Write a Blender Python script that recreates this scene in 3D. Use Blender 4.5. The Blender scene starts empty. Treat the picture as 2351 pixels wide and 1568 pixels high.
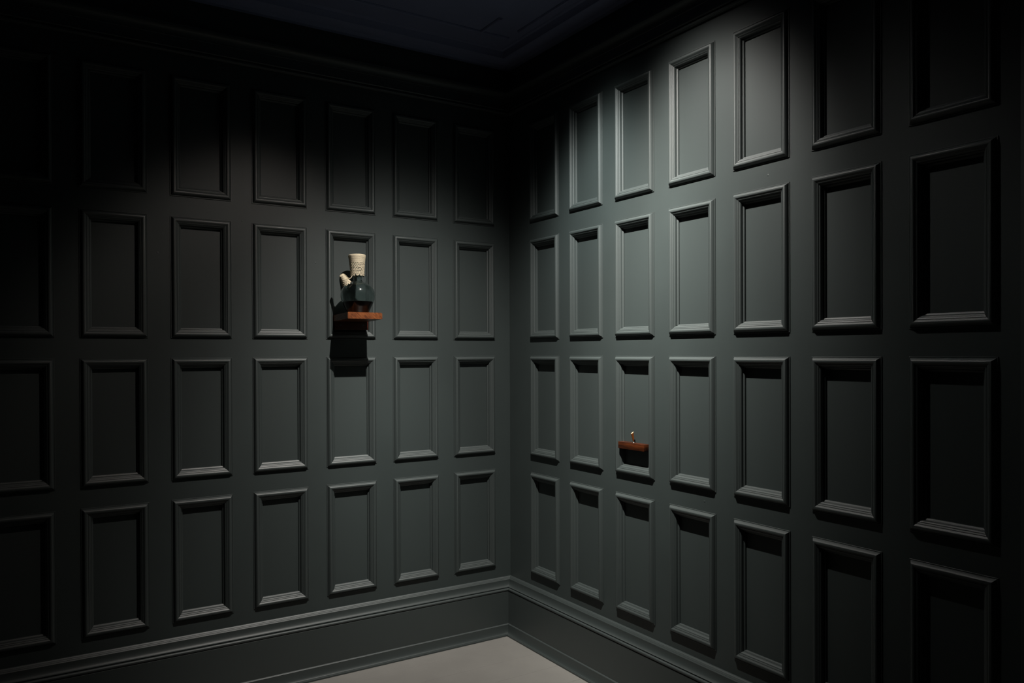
import bpy, bmesh, math, random
from mathutils import Vector, Matrix
R = math.radians
C = bpy.context.scene.collection
ZF = 1.586            # eye height above the floor: all z below are given from the eye and lifted by ZF

# ------------------------------------------------------------------ camera
cam = bpy.data.cameras.new('camera'); co = bpy.data.objects.new('camera', cam); C.objects.link(co)
pitch, roll, yaw = -0.0050, -0.0038, 0.5667
fw = Vector((math.sin(yaw)*math.cos(pitch), math.cos(yaw)*math.cos(pitch), math.sin(pitch)))
r0 = Vector((math.cos(yaw), -math.sin(yaw), 0)); u0 = r0.cross(fw)
rt = r0*math.cos(roll)+u0*math.sin(roll); up = u0*math.cos(roll)-r0*math.sin(roll)
m = Matrix.Identity(4)
for i in range(3):
    m[i][0] = rt[i]; m[i][1] = up[i]; m[i][2] = -fw[i]
m[0][3], m[1][3], m[2][3] = -2.3822, -3.7679, ZF
co.matrix_world = m
cam.sensor_width = 36; cam.lens = 1796.86/2351*36; cam.shift_y = (818.13-784)/2351
cam.clip_start = 0.05
bpy.context.scene.camera = co
# ------------------------------------------------------------------ world (an almost black, faintly blue room)
w = bpy.data.worlds.new('world'); bpy.context.scene.world = w; w.use_nodes = True
w.node_tree.nodes['Background'].inputs[0].default_value = (0.55, 0.7, 1.0, 1)
w.node_tree.nodes['Background'].inputs[1].default_value = 0.0
# ------------------------------------------------------------------ exposure
vs = bpy.context.scene.view_settings
vs.view_transform = 'Standard'; vs.look = 'None'; vs.gamma = 1; vs.use_curve_mapping = False; vs.exposure = 0.0
# ------------------------------------------------------------------ lamps: one ceiling light inferred from its shadows, beam built from seven added lobes
LP = (-0.889, -1.465, 1.790+ZF)
def spot(name, tx, ty, width, power, peak, tint):
    """A reflector lamp: beam axis (tx, ty, -1), gaussian-like beam profile of the given angular width."""
    l = bpy.data.lights.new(name, 'SPOT'); o = bpy.data.objects.new(name, l); C.objects.link(o)
    o.location = LP; l.spot_size = R(175); l.spot_blend = 0.1; l.shadow_soft_size = 0.011
    l.energy = peak; l.color = tint; l.use_nodes = True
    nt = l.node_tree; N = nt.nodes; em = N['Emission']
    ax = Vector((tx, ty, -1)).normalized()
    g = N.new('ShaderNodeNewGeometry'); d = N.new('ShaderNodeVectorMath'); d.operation = 'DOT_PRODUCT'
    d.inputs[1].default_value = ax
    nt.links.new(g.outputs['Incoming'], d.inputs[0])
    prev = d.outputs['Value']
    for op, v in (('ARCCOSINE', None), ('DIVIDE', width), ('POWER', power), ('MULTIPLY', -1.0), ('EXPONENT', None)):
        n = N.new('ShaderNodeMath'); n.operation = op; nt.links.new(prev, n.inputs[0])
        if v is not None: n.inputs[1].default_value = v
        prev = n.outputs[0]
    nt.links.new(prev, em.inputs['Strength'])
    return o
KL = 850.0
spot('beam_lobe', 0.1253, 0.5664, 0.3924, 4.243, 0.3172*KL, (1.0, 0.965, 0.90))   # the jug
spot('beam_lobe', -0.3754, 0.8238, 0.3052, 5.866, 0.0539*KL, (1.0, 0.87, 0.79))   # left wall, far from the corner
spot('beam_lobe', 0.0800, 0.6151, 0.1524, 2.840, 0.2618*KL, (0.97, 0.975, 0.91))   # fill lobe added for the left wall below the jug
spot('beam_lobe', 0.5183, 0.1874, 0.2626, 2.521, 0.5832*KL, (0.97, 0.975, 0.90))   # the block
spot('beam_lobe', 0.8606, 0.6721, 0.1745, 2.735, 0.2982*KL, (0.94, 1.0, 0.96))   # right wall, near the corner
spot('beam_lobe', 0.4225, -0.5790, 0.2531, 2.669, 0.0309*KL, (1.0, 0.97, 0.92))   # weak fill lobe added to brighten the right wall's far end
spot('beam_lobe', 0.7131, 0.0088, 0.3575, 4.463, 0.2502*KL, (1.0, 0.955, 0.895))   # right wall, upper part

# ------------------------------------------------------------------ materials
def mat(name, col, rough=0.5, spec=0.3, var=0.0, vscale=4.0, bump=0.0, bscale=60.0, stretch=(1, 1, 1), **kw):
    mt = bpy.data.materials.new(name); mt.use_nodes = True
    nt = mt.node_tree; b = nt.nodes['Principled BSDF']
    b.inputs['Base Color'].default_value = (*col, 1); b.inputs['Roughness'].default_value = rough
    b.inputs['Specular IOR Level'].default_value = spec
    for k, v in kw.items(): b.inputs[k].default_value = v
    tc = nt.nodes.new('ShaderNodeTexCoord'); mp = nt.nodes.new('ShaderNodeMapping')
    mp.inputs['Scale'].default_value = stretch
    geo = nt.nodes.new('ShaderNodeNewGeometry')
    nt.links.new(geo.outputs['Position'], mp.inputs[0])
    if var:
        n = nt.nodes.new('ShaderNodeTexNoise'); n.inputs['Scale'].default_value = vscale; n.inputs['Detail'].default_value = 5
        nt.links.new(mp.outputs[0], n.inputs['Vector'])
        cr = nt.nodes.new('ShaderNodeValToRGB')
        cr.color_ramp.elements[0].position = 0.3; cr.color_ramp.elements[1].position = 0.7
        cr.color_ramp.elements[0].color = (*[c*(1-var) for c in col], 1); cr.color_ramp.elements[1].color = (*[c*(1+var) for c in col], 1)
        nt.links.new(n.outputs['Fac'], cr.inputs[0]); nt.links.new(cr.outputs[0], b.inputs['Base Color'])
    if bump:
        n = nt.nodes.new('ShaderNodeTexNoise'); n.inputs['Scale'].default_value = bscale; n.inputs['Detail'].default_value = 3
        nt.links.new(mp.outputs[0], n.inputs['Vector'])
        bp = nt.nodes.new('ShaderNodeBump'); bp.inputs['Strength'].default_value = bump; bp.inputs['Distance'].default_value = 0.001
        nt.links.new(n.outputs['Fac'], bp.inputs['Height']); nt.links.new(bp.outputs[0], b.inputs['Normal'])
    return mt
GREEN = (0.0375, 0.0470, 0.0462)
M_wall = mat('dark_green_paint', GREEN, 0.5, 0.55, 0.05, 5, 0.25, 45, (1, 1, 1))
M_vert = mat('dark_green_paint_brushed_upright', GREEN, 0.52, 0.55, 0.05, 3, 0.25, 60, (1, 1, 0.12))
M_hor = mat('dark_green_paint_brushed_level', GREEN, 0.50, 0.85, 0.05, 3, 0.2, 60, (0.15, 0.15, 1))
M_ceil = mat('dark_blue_ceiling_paint', (0.24, 0.265, 0.41), 0.6, 0.2, 0.03)
M_floor = mat('grey_floor_paint', (0.262, 0.247, 0.230), 0.55, 0.3, 0.04, 7, 0.3, 25)
M_gap = mat('dark_joint_dirt', (0.05, 0.045, 0.04), 0.9, 0.1)

def wood(name, dark, light, axis, rough=0.4, tilt=0.0, ns=30):
    mt = bpy.data.materials.new(name); mt.use_nodes = True
    nt = mt.node_tree; b = nt.nodes['Principled BSDF']
    tc = nt.nodes.new('ShaderNodeTexCoord'); mp = nt.nodes.new('ShaderNodeMapping'); mp.inputs['Scale'].default_value = axis
    m0 = nt.nodes.new('ShaderNodeMapping'); m0.inputs['Rotation'].default_value = (0, R(tilt), 0)
    nt.links.new(tc.outputs['Object'], m0.inputs[0]); nt.links.new(m0.outputs[0], mp.inputs[0])
    n = nt.nodes.new('ShaderNodeTexNoise'); n.inputs['Scale'].default_value = ns; n.inputs['Detail'].default_value = 8; n.inputs['Roughness'].default_value = 0.65
    nt.links.new(mp.outputs[0], n.inputs['Vector'])
    cr = nt.nodes.new('ShaderNodeValToRGB'); cr.color_ramp.elements[0].position = 0.35; cr.color_ramp.elements[1].position = 0.68
    cr.color_ramp.elements[0].color = (*dark, 1); cr.color_ramp.elements[1].color = (*light, 1)
    nt.links.new(n.outputs['Fac'], cr.inputs[0]); nt.links.new(cr.outputs[0], b.inputs['Base Color'])
    bp = nt.nodes.new('ShaderNodeBump'); bp.inputs['Strength'].default_value = 0.3; bp.inputs['Distance'].default_value = 0.0008
    nt.links.new(n.outputs['Fac'], bp.inputs['Height']); nt.links.new(bp.outputs[0], b.inputs['Normal'])
    b.inputs['Roughness'].default_value = rough; b.inputs['Specular IOR Level'].default_value = 0.4
    return mt
M_wood = wood('red_brown_end_grain', (0.055, 0.013, 0.003), (0.21, 0.063, 0.017), (1, 1, 6), 0.4, -42, 38)
M_back = wood('dark_red_brown_wood', (0.055, 0.009, 0.005), (0.10, 0.018, 0.009), (1, 1, 5))
M_block = wood('varnished_red_brown_wood', (0.022, 0.005, 0.0015), (0.095, 0.023, 0.006), (0.6, 0.25, 3), 0.35)
M_screw = mat('dull_steel', (0.12, 0.12, 0.11), 0.45, 0.5, Metallic=0.8)
M_yarn = mat('cream_cotton_yarn', (0.56, 0.48, 0.35), 0.9, 0.1, 0.12, 260, 1.0, 420)
M_glass = mat('smoky_blue_green_glass', (0.71, 0.79, 0.78), 0.10, 0.5, **{'Transmission Weight': 1.0, 'IOR': 1.45})
M_wine = mat('dark_red_liquid', (0.0035, 0.0004, 0.0003), 0.35, 0.08)
M_horn = mat('polished_brown_horn', (0.10, 0.028, 0.006), 0.25, 0.5, 0.7, 120, 0.1, 200, (1, 1, 0.2))
M_cut = mat('pale_cut_end', (0.50, 0.38, 0.25), 0.6, 0.2, 0.1, 300)
M_clear = mat('clear_glass_foot', (0.35, 0.32, 0.30), 0.3, 0.5, **{'Transmission Weight': 0.6, 'IOR': 1.45})

# ------------------------------------------------------------------ helpers
def obj(name, bm_or_me, material, parent=None, loc=None, rot=None, smooth=False, auto=None):
    if isinstance(bm_or_me, bmesh.types.BMesh):
        bmesh.ops.recalc_face_normals(bm_or_me, faces=bm_or_me.faces)
        me = bpy.data.meshes.new(name); bm_or_me.to_mesh(me); bm_or_me.free()
        if smooth:
            for p in me.polygons: p.use_smooth = True
        if auto is not None:
            for p in me.polygons: p.use_smooth = True
            me.set_sharp_from_angle(angle=R(auto))
        me.materials.append(material)
    else: me = bm_or_me
    o = bpy.data.objects.new(name, me); C.objects.link(o)
    if parent: o.parent = parent
    if loc: o.location = loc
    if rot: o.rotation_euler = rot
    return o
def box(bm, x0, x1, y0, y1, z0, z1):
    vs_ = [bm.verts.new((x, y, z)) for x in (x0, x1) for y in (y0, y1) for z in (z0, z1)]
    for f in ((0, 1, 3, 2), (4, 6, 7, 5), (0, 4, 5, 1), (2, 3, 7, 6), (0, 2, 6, 4), (1, 5, 7, 3)):
        bm.faces.new([vs_[i] for i in f])
def bevel(bm, w_, seg=2):
    bmesh.ops.bevel(bm, geom=list(bm.edges), offset=w_, segments=seg, affect='EDGES', profile=0.5)
def structure(o): o['kind'] = 'structure'; return o
def lathe(prof, n=64, cap0=False, cap1=False, center=(0, 0)):
    bm = bmesh.new(); rings = []
    for r_, z in prof:
        rings.append([bm.verts.new((center[0]+r_*math.cos(2*math.pi*i/n), center[1]+r_*math.sin(2*math.pi*i/n), z)) for i in range(n)])
    for a, b in zip(rings, rings[1:]):
        for i in range(n): bm.faces.new((a[i], a[(i+1) % n], b[(i+1) % n], b[i]))
    if cap0: bm.faces.new(rings[0][::-1])
    if cap1: bm.faces.new(rings[-1])
    return bm
def tube(pts, rad, n=12, caps=True, bm=None):
    """tube along points; rad number or list of numbers / (a, b) pairs"""
    bm = bm or bmesh.new(); pts = [Vector(p) for p in pts]; rings = []
    up_ = Vector((0.13, 0.2, 1)).normalized()
    for i, p in enumerate(pts):
        t = (pts[min(i+1, len(pts)-1)]-pts[max(i-1, 0)]).normalized()
        a = t.cross(up_)
        if a.length < 0.05: a = t.cross(Vector((1, 0, 0)))
        a.normalize(); b = a.cross(t); up_ = b
        r_ = rad[i] if isinstance(rad, (list, tuple)) else rad
        rings.append([bm.verts.new(p+(a*math.cos(2*math.pi*k/n)+b*math.sin(2*math.pi*k/n))*r_) for k in range(n)])
    for a, b in zip(rings, rings[1:]):
        for i in range(n): bm.faces.new((a[i], a[(i+1) % n], b[(i+1) % n], b[i]))
    if caps: bm.faces.new(rings[0][::-1]); bm.faces.new(rings[-1])
    return bm
def spline(pts, k=8):
    """Catmull-Rom through points"""
    P = [Vector(p) for p in pts]; P = [2*P[0]-P[1]]+P+[2*P[-1]-P[-2]]; out = []
    for i in range(1, len(P)-2):
        for j in range(k):
            t = j/k; a, b, c, d = P[i-1:i+3]
            out.append(0.5*((2*b)+(-a+c)*t+(2*a-5*b+4*c-d)*t*t+(-a+3*b-3*c+d)*t**3))
    out.append(P[-2]); return out

# ------------------------------------------------------------------ the walls: framing, recessed panels, bolection mouldings
WP, PP = 0.2646, 0.35695           # outer width of a moulding frame, spacing of the columns
ROWS = [(1.2486, 0.7063), (0.6158, 0.0699), (-0.0181, -0.5661), (-0.6542, -1.2061)]
DEP, MW = 0.016, 0.0465            # panel recess, width of the moulding
Z_CEIL, Z_FLOOR = 1.66, -ZF
SL, SR = 0.0984, 0.2172            # first frame from the corner, left and right wall
NL, NR = 8, 7
def arc(cx, cz, r_, a0, a1, n):
    return [(cx+r_*math.cos(R(a0+(a1-a0)*i/n)), cz+r_*math.sin(R(a0+(a1-a0)*i/n))) for i in range(n+1)]
# profile: (distance inwards from the outer edge, height in front of the framing)
PROF = [(0.0, 0.0), (0.0, 0.0026), (0.0005, 0.0032), (0.0026, 0.0032), (0.0030, 0.0026), (0.0033, 0.0014), (0.0036, 0.0030)]
PROF += [(0.0168+0.0082*math.cos(R(a)), 0.0076+0.0082*math.sin(R(a))) for a in [140-i*100/14 for i in range(15)]]
PROF += [(0.0254, 0.0114), (0.0264, 0.0102), (0.0269, 0.0092), (0.0272, 0.0092), (0.0275, 0.0102), (0.0282, 0.0102), (0.0319, 0.0080), (0.0323, 0.0074), (0.0325, 0.0060)]
PROF += [(0.0330, 0.0060), (0.0345, 0.0053), (0.0362, 0.0039), (0.0378, 0.0018), (0.0389, -0.0006), (0.0396, -0.0034), (0.0399, -0.0066)]
PROF += [(0.0404, -0.0070), (0.0409, -0.0066), (0.0450, -0.0092), (0.0458, -0.0100), (0.0463, -0.0116), (MW, -DEP)]
def moulding_mesh(h):
    bm = bmesh.new(); n = len(PROF); cols = []
    for (cx, cz, sx, sz) in ((0, h, 1, -1), (WP, h, -1, -1), (WP, 0, -1, 1), (0, 0, 1, 1)):
        cols.append([bm.verts.new((cx+sx*a, -e, cz+sz*a)) for a, e in PROF])
    for k in range(4):
        A, B = cols[k], cols[(k+1) % 4]
        for i in range(n-1): bm.faces.new((A[i], B[i], B[i+1], A[i+1]))
    bmesh.ops.recalc_face_normals(bm, faces=bm.faces)
    if bm.faces[0].normal.y > 0.5: bmesh.ops.reverse_faces(bm, faces=bm.faces)
    # split the mitres so that the shading breaks there
    me = bpy.data.meshes.new('moulding'); bm.to_mesh(me); bm.free()
    for p in me.polygons: p.use_smooth = True
    me.set_sharp_from_angle(angle=R(28)); me.materials.append(M_hor)
    return me
def panel_mesh(h):
    bm = bmesh.new(); box(bm, 0.020, WP-0.020, DEP, DEP+0.012, 0.020, h-0.020)
    me = bpy.data.meshes.new('panel'); bm.to_mesh(me); bm.free(); me.materials.append(M_vert); return me
MM = [moulding_mesh(t-b) for t, b in ROWS]; PM = [panel_mesh(t-b) for t, b in ROWS]
def wall(name, start, count, length, ztop, material):
    """the painted framing; local x runs from the corner, local -y faces the room"""
    xs = [0.0]; inx = set()
    for k in range(count):
        a = start+k*PP; xs += [a+0.018, a+WP-0.018]; inx.add(len(xs)-2)
    xs.append(length)
    zs = [Z_FLOOR]; inz = set()
    for t, b in ROWS[::-1]: zs += [b+0.018, t-0.018]; inz.add(len(zs)-2)
    zs.append(ztop)
    bm = bmesh.new(); T = 0.10
    V = [[bm.verts.new((x, 0, z)) for z in zs] for x in xs]; W = [[bm.verts.new((x, DEP+0.006, z)) for z in zs] for x in xs]
    for i in range(len(xs)-1):
        for j in range(len(zs)-1):
            if i in inx and j in inz:
                q = [(i, j), (i+1, j), (i+1, j+1), (i, j+1)]
                for a, b in zip(q, q[1:]+q[:1]): bm.faces.new((V[a[0]][a[1]], V[b[0]][b[1]], W[b[0]][b[1]], W[a[0]][a[1]]))
            else: bm.faces.new((V[i][j], V[i+1][j], V[i+1][j+1], V[i][j+1]))
    vs_ = list(bm.verts)
    for v in vs_:
        if not v.link_faces: bm.verts.remove(v)
    bmesh.ops.recalc_face_normals(bm, faces=bm.faces)
    box(bm, 0.0, length, 0.029, T, Z_FLOOR, ztop)
    me = bpy.data.meshes.new(name); bm.to_mesh(me); bm.free(); me.materials.append(material)
    return me
def place_wall(name, me, start, count, loc, rotz, flip):
    o = bpy.data.objects.new(name, me); C.objects.link(o); o.location = loc; o.rotation_euler.z = rotz
    structure(o)
    for k in range(count):
        for r_, (t, b) in enumerate(ROWS):
            x = start+k*PP
            p = obj('panel', PM[r_], None, o, (x, 0, b)); q = obj('moulding', MM[r_], None, o, (x, 0, b))
            if flip: p.location.x = q.location.x = -(x+WP)
    return o
LL, LR = 3.35, 2.692
meL = wall('wall_left', SL, NL, LL, Z_CEIL, M_wall)
meL.transform(Matrix.Scale(-1, 4, (1, 0, 0))); meL.flip_normals()
wl = place_wall('wall_left', meL, SL, NL, (0, 0, ZF), 0, True)
wr = place_wall('wall_right', wall('wall_right', SR, NR, LR+0.02, Z_CEIL, M_wall), SR, NR, (0, 0, ZF), R(-90), False)

def peg(parent, x, z, r_=0.0045):
    bm = lathe([(r_*1.0, 0), (r_*0.85, 0.0004), (r_*0.55, 0.0006), (r_*0.2, 0.0006)], 16, False, True)
    obj('peg', bm, M_wall, parent, (x, 0, z), (R(90), 0, 0), smooth=True)
for x, z in ((-1.129, 0.445), (-1.478, 0.620), (-1.843, 0.448)): peg(wl, x, z)
for x, z in ((1.811, 0.659), (1.488, -0.613), (0.068, -0.622)): peg(wr, x, z)

# ------------------------------------------------------------------ long mouldings: swept along both walls with a mitre in the corner
def run_left(name, prof, material, x_end, auto=25):
    """prof: (distance from wall, z).  Mitre at the corner: x = -p."""
    bm = bmesh.new()
    A = [bm.verts.new((-p, -p, z)) for p, z in prof]; B = [bm.verts.new((-x_end, -p, z)) for p, z in prof]
    for i in range(len(prof)-1): bm.faces.new((A[i], A[i+1], B[i+1], B[i]))
    bm.faces.new(B); 
    return structure(obj(name, bm, material, None, (0, 0, ZF), auto=auto))
def run_right(name, prof, material, y_end, auto=25):
    bm = bmesh.new()
    A = [bm.verts.new((-p, -p, z)) for p, z in prof]; B = [bm.verts.new((-p, -y_end, z)) for p, z in prof]
    for i in range(len(prof)-1): bm.faces.new((A[i], B[i], B[i+1], A[i+1]))
    bm.faces.new(B)
    return structure(obj(name, bm, material, None, (0, 0, ZF), auto=auto))
# skirting: reeded top, cavetto, quirk, torus, tall plate, small ledge, cavetto shoe
BASE = [(0.0, -1.2700), (0.006, -1.2700), (0.0105, -1.2745), (0.0108, -1.2756), (0.0122, -1.2758), (0.0150, -1.2795), (0.0152, -1.2806), (0.0165, -1.2808),
        (0.0195, -1.2850), (0.0195, -1.2880)]
BASE += [(0.0345-0.0150*math.cos(R(a)), -1.2885-0.0335*math.sin(R(a))) for a in (5, 18, 32, 46, 60, 74, 90)]
BASE += [(0.0360, -1.3225), (0.0360, -1.3238), (0.0300, -1.3245), (0.0300, -1.3278)]
BASE += [(0.0360+0.0085*math.sin(R(a)), -1.3355+0.0080*math.cos(R(a))) for a in (0, 22, 45, 67, 90, 112, 135, 158, 180)]
BASE += [(0.0375, -1.3440), (0.0410, -1.3450), (0.0415, -1.3460), (0.0415, -1.5240), (0.0445, -1.5255), (0.0475, -1.5285), (0.0475, -1.5310)]
BASE += [(0.0615-0.0135*math.cos(R(a)), -1.5310-0.0440*math.sin(R(a))) for a in (8, 22, 36, 50, 64, 78, 90)]
BASE += [(0.0625, -1.5752), (0.0625, -1.5764), (0.0675, -1.5780), (0.0675, Z_FLOOR+0.0002), (0.0, Z_FLOOR+0.0002)]
run_left('baseboard_left', BASE, M_hor, LL)
run_right('baseboard_right', BASE, M_hor, LR)
# picture rail high on both walls
RAIL = [(0.0, 1.3440), (0.010, 1.3440), (0.0115, 1.3455)]
RAIL += [(0.0115+0.0065*math.sin(R(a)), 1.3525-0.0065*math.cos(R(a))) for a in (0, 30, 60, 90, 120, 150, 180)]
RAIL += [(0.0105, 1.3600), (0.0105, 1.3630), (0.0170, 1.3640), (0.0200, 1.3680), (0.0130, 1.3700), (0.0130, 1.4150), (0.0155, 1.4165), (0.0155, 1.4200)]
RAIL += [(0.0155+0.030*(1-math.cos(R(a))), 1.4200+0.030*math.sin(R(a))) for a in (10, 25, 40, 55, 70, 90)]
RAIL += [(0.0480, 1.4500), (0.0480, 1.4600), (0.0, 1.4640)]
run_left('trim_1', RAIL, M_hor, LL)
run_right('trim_2', RAIL, M_hor, LR)
# flat casing where the right wall ends
bm = bmesh.new(); box(bm, -0.024, -0.0002, -LR-0.16, -LR, Z_FLOOR+0.0002, Z_CEIL-0.002); bevel(bm, 0.003)
structure(obj('trim_3', bm, M_vert, None, (0, 0, ZF), auto=30))

# ------------------------------------------------------------------ ceiling with stepped border and beads
def slab(name, x0, x1, y0, y1, z0, z1, material):
    bm = bmesh.new(); box(bm, x0, x1, y0, y1, z0, z1); return structure(obj(name, bm, material, None, (0, 0, ZF)))
XW, YW = -4.6, -5.2
TR, ZT = 0.625, 1.87           # unseen raised tray in the ceiling, added to make room for the lamps
bm = bmesh.new()
box(bm, XW-0.1, 0.1, -TR, 0.1, Z_CEIL, ZT+0.1); box(bm, -TR, 0.1, YW-0.1, -TR, Z_CEIL, ZT+0.1)
box(bm, XW-0.1, -TR, YW-0.1, -TR, ZT, ZT+0.1)
ce = structure(obj('ceiling', bm, M_ceil, None, (0, 0, ZF)))
CORN = [(0.0, 1.5950), (0.022, 1.5980), (0.030, 1.6060), (0.034, 1.6100), (0.060, 1.6140), (0.078, 1.6170), (0.092, 1.6240), (0.094, 1.6330), (0.100, 1.6440), (0.104, 1.6540), (0.118, 1.6550), (0.124, Z_CEIL-0.0005), (0.0, Z_CEIL-0.0005)]
run_left('trim_4', CORN, M_ceil, LL)
run_right('trim_5', CORN, M_ceil, LR)
def ceiling_bead(x0, y0, x1, y1):
    bm = bmesh.new(); w_ = 0.011; d = Vector((x1-x0, y1-y0, 0)).normalized(); n = Vector((-d.y, d.x, 0))
    pr = [(-w_, 0), (-w_, -0.004)]+[(-w_*0.75*math.cos(R(a)), -0.004-0.007*math.sin(R(a))) for a in (0, 30, 60, 90, 120, 150, 180)]+[(w_, -0.004), (w_, 0)]
    A = [bm.verts.new(Vector((x0, y0, 0))+n*p+Vector((0, 0, q))) for p, q in pr]; B = [bm.verts.new(Vector((x1, y1, 0))+n*p+Vector((0, 0, q))) for p, q in pr]
    for i in range(len(pr)-1): bm.faces.new((A[i], B[i], B[i+1], A[i+1]))
    bm.faces.new(A); bm.faces.new(B)
    o = obj('bead', bm, M_ceil, ce, (0, 0, Z_CEIL+0.0), auto=30); return o
ceiling_bead(-3.3, -0.266, -0.17, -0.266)
ceiling_bead(-0.335, -0.266, -0.335, -0.46)
ceiling_bead(-0.170, -0.37, -0.170, -2.7)

# ------------------------------------------------------------------ floor: painted boards running along the left wall
fl = structure(obj('floor', (lambda b: (box(b, XW-0.1, 0.1, YW-0.1, 0.1, -0.12, -0.022), b)[1])(bmesh.new()), M_gap, None, (0, 0, 0)))
random.seed(5)
y = 0.0; edges = [0.02, -0.170, -0.360, -0.553, -0.745]
while edges[-1] > YW: edges.append(edges[-1]-0.19)
for i, (a, b) in enumerate(zip(edges, edges[1:])):
    bm = bmesh.new(); L = -XW+0.05
    box(bm, -L, 0.05, b+0.0006, a-0.0006, -0.0219, 0.0)
    bmesh.ops.bevel(bm, geom=[e for e in bm.edges if abs(e.verts[0].co.z) < 1e-6 and abs(e.verts[1].co.z) < 1e-6], offset=0.0006, segments=1, affect='EDGES')
    dz = random.uniform(-0.0004, 0.0)
    obj('plank', bm, M_floor, fl, (0, 0, dz))
# the two walls behind the camera close the room
slab('wall_back', XW-0.1, 0.1, YW-0.1, YW, Z_FLOOR, Z_CEIL, M_wall)
slab('wall_side', XW-0.1, XW, YW, 0.1, Z_FLOOR, Z_CEIL, M_wall)
slab('wall_far', XW, -LL, 0.0, 0.1, Z_FLOOR, Z_CEIL, M_wall)
slab('wall_near', 0.0, 0.1, YW, -LR-0.0205, Z_FLOOR, Z_CEIL, M_wall)

# ------------------------------------------------------------------ wall shelf with the jug
def thing(name, label, cat, loc=(0, 0, 0), rot=(0, 0, 0)):
    o = bpy.data.objects.new(name, None); C.objects.link(o); o.empty_display_size = 0.05
    o.location = loc; o.rotation_euler = rot; o['label'] = label; o['category'] = cat
    return o
TILT = R(-2.0)
SX, SW, SD = -0.9525, 0.1755, 0.206
sh = thing('wall_shelf', 'small red-brown wooden shelf on the left wall carrying a glass jug', 'shelf', (SX, DEP, 0.158+ZF))
bm = bmesh.new(); box(bm, -SW/2, SW/2, -SD-DEP, -0.0005, -0.0010, 0.0305)
bm.edges.ensure_lookup_table()
# rounded right upper corner of the front, slight rounding elsewhere
ed = [e for e in bm.edges if all(v.co.x > 0 and v.co.z > 0.01 for v in e.verts)]
bmesh.ops.bevel(bm, geom=ed, offset=0.0045, segments=3, affect='EDGES')
bm.edges.ensure_lookup_table()
bmesh.ops.bevel(bm, geom=[e for e in bm.edges if all(v.co.x < -SW/2+1e-4 for v in e.verts)], offset=0.0015, segments=2, affect='EDGES')
obj('shelf_board', bm, M_wood, sh, (0, 0, 0.0), (TILT, 0, 0), auto=30)
bm = bmesh.new(); box(bm, -SW/2+0.0045, SW/2+0.0045, -0.030, -0.0005, -0.0405, 0.0006); bevel(bm, 0.001, 1)
bb = obj('back_board', bm, M_back, sh)
for x in (-0.0535, 0.0650):
    s = obj('screw', lathe([(0.0050, 0), (0.0050, 0.0008), (0.0042, 0.0014), (0.0022, 0.0014), (0.0014, 0.0004), (0.0006, 0.0003)], 20, False, True), M_screw, bb, (x, -0.030, -0.0175), (R(90), 0, 0), auto=30)

# the jug stands on the (slightly tilted) shelf
JX, JY = -0.950, -0.105
jz = 0.158+0.0305+(-(JY-DEP))*math.tan(-TILT)
jug = thing('glass_jug', 'round dark glass spouted jug with cream crochet covers, standing on the shelf', 'jug', (JX, JY, jz+ZF+0.0005), (TILT, 0, 0))
OUT = [(0.0, 0.0), (0.040, 0.0), (0.0475, 0.001), (0.0505, 0.004), (0.0545, 0.014), (0.0620, 0.030), (0.0710, 0.049), (0.0780, 0.067), (0.0815, 0.084), (0.0818, 0.094), (0.0800, 0.106), (0.0755, 0.119),
       (0.0675, 0.132), (0.0555, 0.143), (0.0420, 0.1505), (0.0310, 0.1555), (0.0245, 0.160), (0.0215, 0.166), (0.0208, 0.173), (0.0225, 0.181), (0.0275, 0.190), (0.0300, 0.205), (0.0310, 0.235), (0.0335, 0.262), (0.0375, 0.280)]
INN = [(r_-0.0026, z) for r_, z in OUT[3:]]
INN = [(0.0, 0.006), (0.030, 0.006), (0.044, 0.0065)]+[(r_, z+0.001) for r_, z in INN[:]]
prof = OUT+[(0.0362, 0.2815)]+INN[::-1]
prof = [(r_*(1.03 if z < 0.15 else 1.0), z) for r_, z in prof]
body = obj('jug_body', lathe([(max(r_, 0.0004), z) for r_, z in prof], 72), M_glass, jug, smooth=True)
LV = 0.0575
liq = []
for r_, z in INN[2:]:
    if z < LV: liq.append((r_*1.03+0.0007, z))
def lerp_r(z):
    for (ra, za), (rb, zb) in zip(INN, INN[1:]):
        if za <= z <= zb and zb > za: return ra+(rb-ra)*(z-za)/(zb-za)
liq.append((lerp_r(LV)*1.03+0.0007, LV))
obj('liquid', lathe([(0.0004, 0.0045), (0.040, 0.0045)]+liq+[(0.0004, LV)], 64, True, True), M_wine, jug, auto=40)
# handle at the back right of the neck
hp = spline([(0.019, 0.0, 0.189), (0.038, 0.002, 0.192), (0.0490, 0.003, 0.183), (0.0490, 0.003, 0.165), (0.0435, 0.003, 0.151), (0.0370, 0.003, 0.143)], 8)
obj('handle', tube(hp, 0.0042, 12), M_glass, jug, smooth=True)
# spout rising from the left shoulder
SPT = [(-0.046, -0.012, 0.130), (-0.062, -0.016, 0.144), (-0.073, -0.019, 0.157), (-0.083, -0.0215, 0.172), (-0.0885, -0.023, 0.180)]
sp = spline(SPT, 6); ns = len(sp)
obj('spout', tube(sp, [0.020-0.0105*(i/(ns-1))**0.8 for i in range(ns)], 28, False), M_glass, jug, smooth=True)

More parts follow.
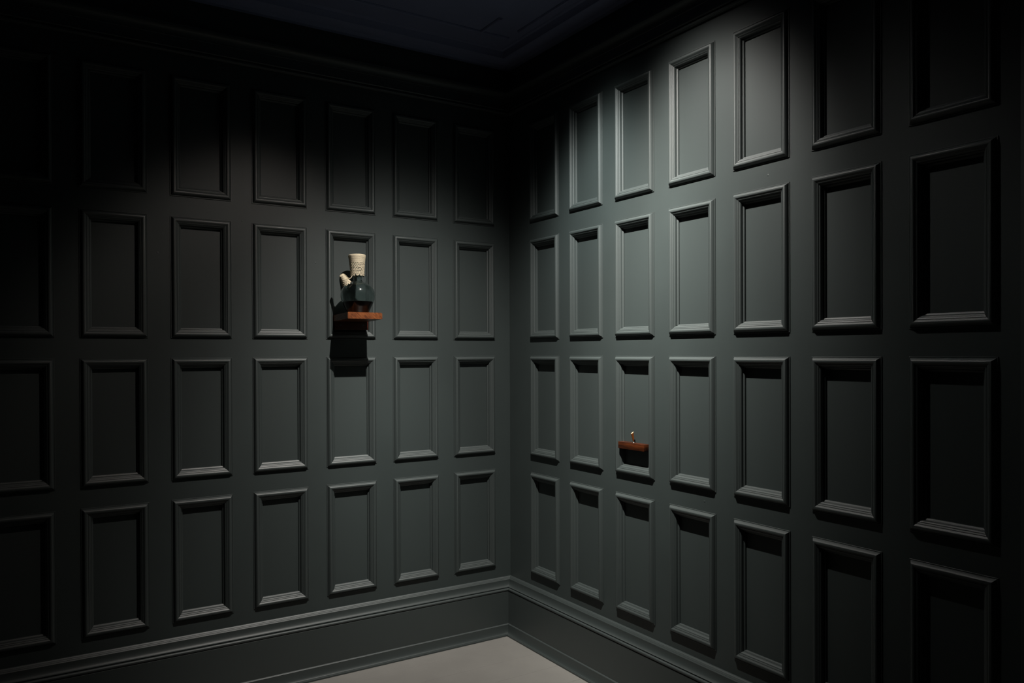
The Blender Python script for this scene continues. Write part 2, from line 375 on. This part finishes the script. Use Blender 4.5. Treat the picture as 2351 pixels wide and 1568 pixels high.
# crocheted openwork: grid with the holes left out, then given thickness
def crochet(name, fn, nu, nv, holes, edge, thick, parent):
    """fn(u, v) -> point; u around 0..1, v 0 (ragged hem) .. 1 (rim); holes(u, v) -> True to leave out"""
    bm = bmesh.new(); V = {}
    def vert(i, j):
        k = (i % nu, j)
        if k not in V: V[k] = bm.verts.new(fn((i % nu)/nu, j/nv))
        return V[k]
    for i in range(nu):
        for j in range(nv):
            u, v = (i+0.5)/nu, (j+0.5)/nv
            if v < edge(u) or holes(u, v): continue
            bm.faces.new((vert(i, j), vert(i+1, j), vert(i+1, j+1), vert(i, j+1)))
    o = obj(name, bm, M_yarn, parent, smooth=True)
    md = o.modifiers.new('thickness', 'SOLIDIFY'); md.thickness = thick; md.offset = 1.0
    return o
CR = [(0.0322, 0.1815), (0.0328, 0.200), (0.0338, 0.222), (0.0360, 0.245), (0.0385, 0.264), (0.0408, 0.277), (0.0408, 0.2840), (0.0385, 0.2862), (0.0340, 0.2845)]
def along(tab, v):
    t = v*(len(tab)-1); i = min(int(t), len(tab)-2); f = t-i
    P = [tab[max(i-1, 0)], tab[i], tab[i+1], tab[min(i+2, len(tab)-1)]]
    return [0.5*(2*P[1][k]+(P[2][k]-P[0][k])*f+(2*P[0][k]-5*P[1][k]+4*P[2][k]-P[3][k])*f*f+(-P[0][k]+3*P[1][k]-3*P[2][k]+P[3][k])*f**3) for k in (0, 1)]
NH = 22
def collar_fn(u, v):
    r_, z = along(CR, v)
    rib = 0.00028*math.sin(z*2*math.pi/0.0046+0.5*math.sin(u*19)) if z > 0.247 else 0.0007*math.cos((z-0.187)*2*math.pi/0.0083)*math.cos(u*2*math.pi*NH)
    a = 2*math.pi*u; sway = 0.0016*math.sin(a*3+1)*(1-v)
    return ((r_+rib+sway)*math.cos(a), (r_+rib+sway)*math.sin(a), z+0.0035)
rr = random.Random(3)
jit = {(i, j): (rr.uniform(-.09, .09), rr.uniform(-.0006, .0006), rr.uniform(.8, 1.12)) for i in range(-1, NH+2) for j in range(12)}
def collar_hole(u, v):
    z = along(CR, v)[1]
    if z > 0.2505 or z < 0.186: return False
    row = round((z-0.190)/0.0078)
    if row < 0 or row > 7: return False
    off = 0.5 if row % 2 else 0.0
    c = round(u*NH-off); ju, jz_, js = jit.get((c, row), (0, 0, 1))
    du = (u*NH-off-c-ju)/(0.30*js); dz = (z-0.190-row*0.0078-jz_)/(0.0029*js)
    return du*du+dz*dz < 1
def collar_edge(u): return 0.10*abs(math.sin(math.pi*u*13+0.4))**0.7*0.65
crochet('crochet_collar', collar_fn, 264, 150, collar_hole, lambda u: 0.065-0.065*abs(math.sin(math.pi*u*12+0.6))**0.8, 0.0016, jug)
# cap over the spout: from a narrow tip down to a wide ragged hem
S0, S1 = Vector(SPT[-1])+Vector((-0.003, -0.001, 0.006)), Vector((-0.060, -0.0165, 0.141))
ax = (S1-S0); LN = ax.length; axn = ax.normalized(); pa = axn.cross(Vector((0, 0, 1))).normalized(); pb = axn.cross(pa)
def cap_fn(u, v):
    t = 1-v; a = 2*math.pi*u
    r_ = 0.0015+0.0095*min(1, t/0.08)**0.5 + 0.0125*t**1.25 + 0.0006*math.cos(a*9)*math.sin(t*30)
    p = S0+axn*(t*LN*1.02)+pa*(r_*math.cos(a))+pb*(r_*math.sin(a))
    return p
def cap_hole(u, v):
    t = 1-v
    if t < 0.45 or t > 0.90: return False
    row = round((t-0.5)/0.13); c = round(u*13-(0.5 if row % 2 else 0))
    du = (u*13-(0.5 if row % 2 else 0)-c)/0.20; dt = (t-0.5-row*0.13)/0.034
    return du*du+dt*dt < 1
crochet('crochet_spout_cap', cap_fn, 104, 60, cap_hole, lambda u: 0.09*abs(math.sin(math.pi*u*8)), 0.0014, jug)
cord = spline([(-0.0900, -0.0260, 0.1875), (-0.0835, -0.0300, 0.1900), (-0.0730, -0.0320, 0.1830), (-0.0620, -0.0300, 0.1730), (-0.0520, -0.0260, 0.1695), (-0.0420, -0.0220, 0.1740), (-0.0330, -0.0170, 0.1860)], 8)
obj('cord', tube(cord, 0.0016, 8), M_yarn, jug, smooth=True)

# ------------------------------------------------------------------ wooden block on the right wall with the small horn
BY0, BY1 = -0.9700, -1.1460
blk = thing('wooden_block', 'narrow varnished red-brown wooden block fixed low in a panel of the right wall', 'shelf', (DEP, (BY0+BY1)/2, -0.4445+ZF))
bm = bmesh.new(); box(bm, -0.0362, -0.0005, (BY1-BY0)/2, (BY0-BY1)/2, 0, 0.0305); bevel(bm, 0.0009, 2)
obj('block_board', bm, M_block, blk, auto=30)
HX, HY = -0.0030, -1.0585
hn = thing('horn_stub', 'tiny tapered brown stub with pale slanted cut end, upright on the wooden block', 'horn', (HX, HY, -0.4139+ZF))
pts = [(0.0, 0.0, 0.0045), (-0.0005, 0.0006, 0.010), (-0.001, 0.0022, 0.020), (-0.0015, 0.0048, 0.032), (-0.002, 0.0070, 0.0435)]
bm = tube(spline(pts, 4), [0.0022+0.0042*(i/16)**0.8 for i in range(17)], 20)
bm.verts.ensure_lookup_table()
# slant the upper end towards the room
for v in bm.verts:
    if v.co.z > 0.036: v.co.z += (v.co.x+0.002)*0.55 - (v.co.y-0.007)*0.35
obj('stem', bm, M_horn, hn, auto=50)
bm = bmesh.new(); vs_ = []
for k in range(20):
    a = 2*math.pi*k/20; x_, y_ = 0.0060*math.cos(a), 0.0060*math.sin(a)
    vs_.append(bm.verts.new((-0.002+x_, 0.0071+y_, 0.0443+x_*0.75-y_*0.30)))
bm.faces.new(vs_); r_ = bmesh.ops.extrude_face_region(bm, geom=list(bm.faces)); 
for e in r_['geom']:
    if isinstance(e, bmesh.types.BMVert): e.co.z += 0.0012
obj('cut_end', bm, M_cut, hn, auto=40)
obj('glass_foot', lathe([(0.0042, 0), (0.0046, 0.0008), (0.0040, 0.0018), (0.0026, 0.0034), (0.0028, 0.0075)], 24, True, True), M_clear, hn, auto=40)
